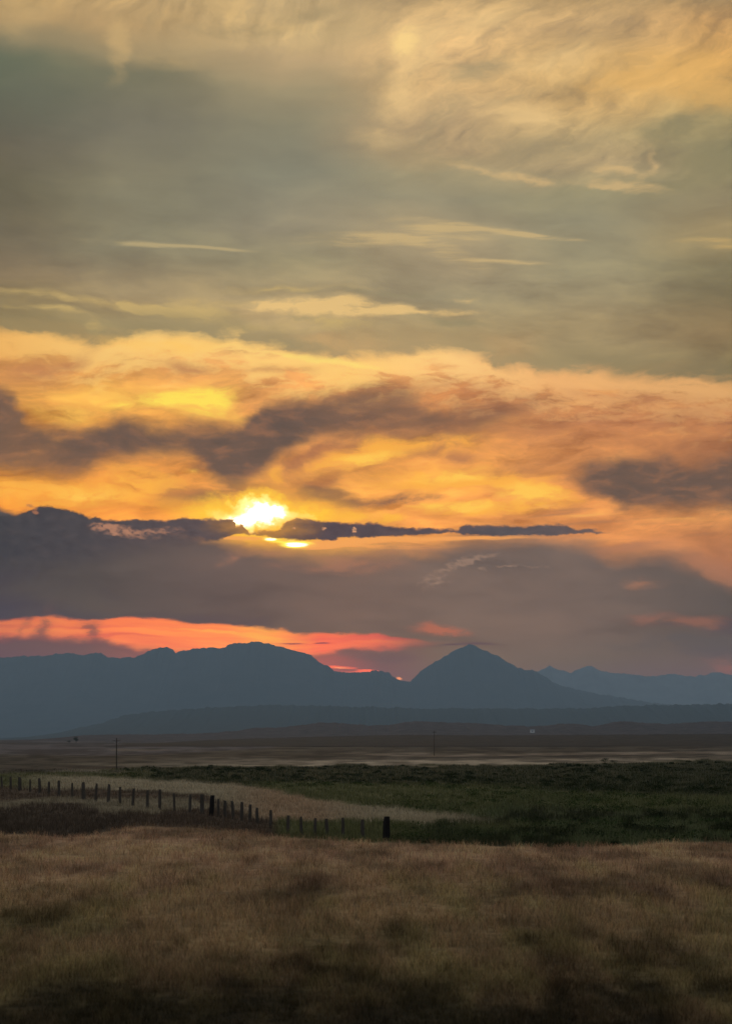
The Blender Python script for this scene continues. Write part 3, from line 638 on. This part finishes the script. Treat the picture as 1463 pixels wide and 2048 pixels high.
# leafy bumps in the green zone so that its top reads uneven
def leaf_mounds():
    n = 2600; x, y = scatter(n, 1524, 1690)
    c, w, near, px, py = plain_colour(x, y)
    k = (c[:, 1] > c[:, 0]*1.0) & (w < .4) & (vn3.fbm(x/9., y/30., 2) > .40); x, y, c = x[k], y[k], c[k]; n = len(x)
    per = 46; r = rng.uniform(.35, .95, n)
    u = rng.normal(0, 1, (n*per, 3)); u /= np.linalg.norm(u, axis=1)[:, None]; u[:, 2] = np.abs(u[:, 2])
    rr = np.repeat(r, per)*rng.uniform(.55, 1.05, n*per)
    P = u*rr[:, None]*np.array([1.3, 1.3, .62])
    P[:, 0] += np.repeat(x, per); P[:, 1] += np.repeat(y, per); P[:, 2] += np.repeat(ground_z(x, y), per)
    s = .035+.0003*np.repeat(y, per)+rng.random(n*per)*.03
    e1 = rng.normal(0, 1, (n*per, 3)); e1 /= np.linalg.norm(e1, axis=1)[:, None]; e2 = np.cross(e1, u); 
    V = np.stack([P-e1*s[:, None], P+e1*s[:, None], P+e2*s[:, None]*1.4], 1).reshape(-1, 3)
    T = np.arange(n*per*3).reshape(-1, 3)
    cc = np.repeat(np.repeat(c, per, 0)*rng.uniform(.5, 1.5, n*per)[:, None], 3, 0)
    o = link('low_shrubs', np_mesh('low_shrubs', V, T=T, col=np.clip(cc*np.array([.42,.60,.38]), .004, .5)), m_blade)
    tag(o, 'dark uneven mounds of shrubs inside the green strip', 'shrubs', kind='stuff')
leaf_mounds()

# ------------------------------------------------------------------ solid builders
class MB:
    def __init__(s): s.v = []; s.f = []
    def add(s, V, Fc):
        b = len(s.v); s.v += [tuple(p) for p in V]; s.f += [tuple(i+b for i in f) for f in Fc]
    def box(s, x0, x1, y0, y1, z0, z1):
        s.add([(x0,y0,z0),(x1,y0,z0),(x1,y1,z0),(x0,y1,z0),(x0,y0,z1),(x1,y0,z1),(x1,y1,z1),(x0,y1,z1)],
              [(0,3,2,1),(4,5,6,7),(0,1,5,4),(1,2,6,5),(2,3,7,6),(3,0,4,7)])
    def tube(s, p, q, r0, r1, n=8):
        p, q = np.array(p, float), np.array(q, float); d = q-p; d /= np.linalg.norm(d)
        a = np.cross(d, (0,1,0) if abs(d[1]) < .9 else (1,0,0)); a /= np.linalg.norm(a); b = np.cross(d, a)
        V = [p+(a*math.cos(t)+b*math.sin(t))*r0 for t in np.arange(n)*2*math.pi/n]+[q+(a*math.cos(t)+b*math.sin(t))*r1 for t in np.arange(n)*2*math.pi/n]
        Fc = [(i, (i+1) % n, n+(i+1) % n, n+i) for i in range(n)]+[tuple(range(n))[::-1], tuple(range(n, 2*n))]
        s.add(V, Fc)
    def build(s, name, mat, parent=None):
        me = bpy.data.meshes.new(name); me.from_pydata(s.v, [], s.f); me.update()
        return link(name, me, mat, parent)
def empty(name, loc, rz=0.0):
    o = bpy.data.objects.new(name, None); COL.objects.link(o); o.location = loc; o.rotation_euler = (0, 0, rz); return o

# ------------------------------------------------------------------ fence posts
def post_mesh(w, h, sides, seed, split=False):
    r = random.Random(seed); mb = MB(); lv = 7; V = []; Fc = []
    bx, by = r.uniform(-.03, .03), r.uniform(-.03, .03)
    for k in range(lv):
        t = k/(lv-1); rr = w/2*(1.06-.12*t)*(1 if k < lv-1 else .82)
        for i in range(sides):
            a = 2*math.pi*(i+.5)/sides; q = rr*(1.25 if sides == 4 else 1)*(1+r.uniform(-.07, .07))
            V.append((math.cos(a)*q+bx*math.sin(t*3), math.sin(a)*q+by*math.sin(t*3), -.35+(h+.35)*t+(r.uniform(-.035, .035) if k == lv-1 else 0)))
    for k in range(lv-1):
        for i in range(sides):
            j = (i+1) % sides; Fc.append((k*sides+i, k*sides+j, (k+1)*sides+j, (k+1)*sides+i))
    V.append((0, 0, h-.03)); c = len(V)-1
    for i in range(sides): Fc.append(((lv-1)*sides+i, (lv-1)*sides+(i+1) % sides, c))
    mb.add(V, Fc); return mb
posts = [  # azimuth (sky px), base row, height m, width m, kind
 (773,1682,1.32,.36,'tie'),(726,1677,1.00,.17,''),(685,1674,1.02,.15,''),(655,1672,.92,.16,''),(629,1672,.96,.15,''),(603,1671,1.0,.14,''),(576,1669,1.05,.15,''),
 (541,1655,1.05,.16,''),(516,1648,1.0,.17,''),(499,1644,1.1,.18,''),(483,1641,1.2,.19,''),(467,1638,1.2,.17,''),(450,1635,1.15,.15,''),(437,1632,1.2,.14,''),
 (423,1631,1.55,.30,'tie'),(404,1627,1.35,.20,''),(379,1625,1.3,.17,''),(349,1622,1.3,.15,''),(320,1619,1.5,.22,''),(295,1616,1.4,.19,''),(266,1611,1.35,.20,''),(240,1608,1.35,.17,''),
 (216,1606,1.5,.22,''),(192,1603,1.45,.19,''),(168,1600,1.5,.22,''),(145,1596,1.35,.17,''),(118,1592,1.4,.24,''),(98,1589,1.2,.16,''),(80,1586,1.4,.24,''),(60,1584,1.2,.16,''),(40,1582,1.35,.24,''),(21,1579,1.35,.2,''),(4,1577,1.25,.17,'')]
ORD = ['first','second','third','fourth','fifth','sixth','seventh','eighth','ninth','tenth','eleventh','twelfth','thirteenth','fourteenth','fifteenth','sixteenth','seventeenth','eighteenth']
def post_label(i):
    if i == 0: return 'thick black post at the right end of the fence row, beside green growth'
    if i == 14: return 'thick black post halfway along the fence row, taller than its neighbours'
    if i <= 6: return '%s thin brown post to the left of the right end thick black post' % ORD[i-1]
    if i < 14: return '%s thin brown post to the right of the middle thick black post' % ORD[13-i]
    if i <= 32: return '%s thin weathered post to the left of the middle thick black post' % ORD[i-15]
    return 'thin weathered post beyond the left edge of the view'
for i, (px_, py_, h_, w_, kd) in enumerate(posts):
    d = F*CAM_Z/(py_-HY); X_ = d*(px_-HX)/F
    o = post_mesh(w_*(1.0 if kd else 1.35), h_*(1.06 if kd else 1.15), 4 if (kd or i % 3 == 0) else 9, i).build('fence_post', m_tar if kd else m_post)
    o.location = (X_, d, float(ground_z(X_, d))); o.rotation_euler = (R(random.uniform(-3, 3)), R(random.uniform(-5, 5)), random.random()*3)
    tag(o, post_label(i), 'fence post', 'fence posts along the field')

# ------------------------------------------------------------------ utility poles
def pole(px_, d, h, label):
    X_ = d*(px_-HX)/F; r = empty('utility_pole', (X_, d, float(ground_z(X_, d))), R(12)); tag(r, label, 'utility pole', 'utility poles on the plain')
    m = MB(); m.tube((0,0,-.6), (0,0,h), .13, .085, 10); m.build('pole', m_pole, r)
    m = MB(); m.box(-.75, .75, -.075, -.165, h-.60, h-.51); ca = m.build('crossarm', m_pole, r)
    for s in (-.66, -.36, .36, .66):
        m = MB(); m.tube((s,-.135,h-.498), (s,-.135,h-.38), .035, .05, 8); m.tube((s,-.135,h-.378), (s,-.135,h-.33), .05, .02, 8); m.build('insulator', m_glassy, ca)
    for s in (-1, 1):
        m = MB(); m.tube((s*.06,-.14,h-1.15), (s*.6,-.14,h-.63), .018, .018, 6); m.build('brace', m_metal, r)
pole(233, 372, 6.1, 'wooden utility pole standing at the left beyond the fence')
pole(868, 690, 9.0, 'small distant utility pole right of centre on the brown plain')

# ------------------------------------------------------------------ white farm building on the hill foot
def barn():
    X_, Y_, Z_ = at(1064, 1463.5, 4600)
    r = empty('farm_building', (X_, Y_, Z_), R(8)); tag(r, 'tiny white farm building at the foot of the low hills', 'building')
    m = MB(); m.box(-5, 5, -3, 3, -3, 3.2); m.add([(-5,-3,3.2),(-5,3,3.2),(-5,0,5.0)], [(0,2,1)]); m.add([(5,-3,3.2),(5,3,3.2),(5,0,5.0)], [(0,1,2)]); m.build('wall', m_wall, r)
    m = MB()
    for s in (-1, 1):
        a, b = (s*3.4, 3.0), (0.0, 5.04)
        m.add([(-5.4,a[0],a[1]),(5.4,a[0],a[1]),(5.4,b[0],b[1]),(-5.4,b[0],b[1]),(-5.4,a[0],a[1]+.15),(5.4,a[0],a[1]+.15),(5.4,b[0],b[1]+.15),(-5.4,b[0],b[1]+.15)],
              [(0,1,2,3),(7,6,5,4),(0,4,5,1),(3,2,6,7),(0,3,7,4),(1,5,6,2)])
    m.build('roof', m_roof, r)
    m = MB(); m.box(-1.6, 1.0, -3.06, -3.0, 0, 2.6); m.build('door', m_dark, r)
    for s in (-3.6, 2.6):
        m = MB(); m.box(s, s+1, -3.05, -3.0, 1.2, 2.2); m.build('window', m_dark, r)
barn()

# ------------------------------------------------------------------ lone trees and bushes
def tree(name, px_, d, h, wd, label, cat, group=None, base=None, seed=0, n=900, trunk=.35):
    r_ = np.random.default_rng(seed+50); X_ = d*(px_-HX)/F; Z_ = float(ground_z(X_, d)) if base is None else base
    r = empty(name, (X_, d, Z_)); tag(r, label, cat, group)
    m = MB(); m.tube((0,0,-.3), (.05*h,0,h*trunk), h*.035, h*.022, 8)
    for k in range(5):
        a = k*1.26; m.tube((.05*h,0,h*trunk*.9), (math.cos(a)*wd*.3,math.sin(a)*wd*.3,h*(.55+.06*k)), h*.018, h*.006, 6)
    m.build('trunk', m_bark, r)
    cl = r_.normal(0, 1, (14, 3)); cl /= np.linalg.norm(cl, axis=1)[:, None]
    cl = cl*r_.uniform(.3, 1, (14, 1))*np.array([wd*.38, wd*.38, h*.27])+np.array([0, 0, h*.64])
    P = np.repeat(cl, n//14+1, 0); P = P+r_.normal(0, 1, P.shape)*np.array([wd*.11, wd*.11, h*.07])
    s = h*.035; e1 = r_.normal(0, 1, P.shape)*s; e2 = r_.normal(0, 1, P.shape)*s
    V = np.stack([P, P+e1, P+e2], 1).reshape(-1, 3)
    link('crown', np_mesh('crown', V, T=np.arange(len(V)).reshape(-1, 3)), m_leaf, r)
tree('tree', 152, 2500, 9.0, 9.0, 'small rounded tree on the left skyline of the plain', 'tree', seed=1)
tree('bush', 138, 2480, 4.0, 8.0, 'low bush just left of the small skyline tree', 'bush', seed=2, trunk=.2)
tree('bush', 1208, 455, 1.5, 2.6, 'dark bush on the upper edge of the green strip, left of two', 'bush', 'bushes on the edge of the green strip', seed=3, trunk=.2)
tree('bush', 1227, 452, 1.1, 2.8, 'flatter dark bush on the upper edge of the green strip, right of two', 'bush', 'bushes on the edge of the green strip', seed=4, trunk=.2)

# ------------------------------------------------------------------ haze
def haze():
    m = MB(); m.box(-45000, 45000, -6000, BOX_FAR, -60, BOX_TOP)
    mt, q = material('haze_air'); v = q.node('ShaderNodeVolumePrincipled')
    v.inputs['Color'].default_value = (.575,.79,.99,1); v.inputs['Density'].default_value = SIGMA; v.inputs['Anisotropy'].default_value = 0.0
    o = q.node('ShaderNodeOutputMaterial'); mt.node_tree.links.new(v.outputs[0], o.inputs['Volume'])
    tag(m.build('haze', mt), kind='stuff', label='thin blue evening haze over the plain and mountains')
haze()
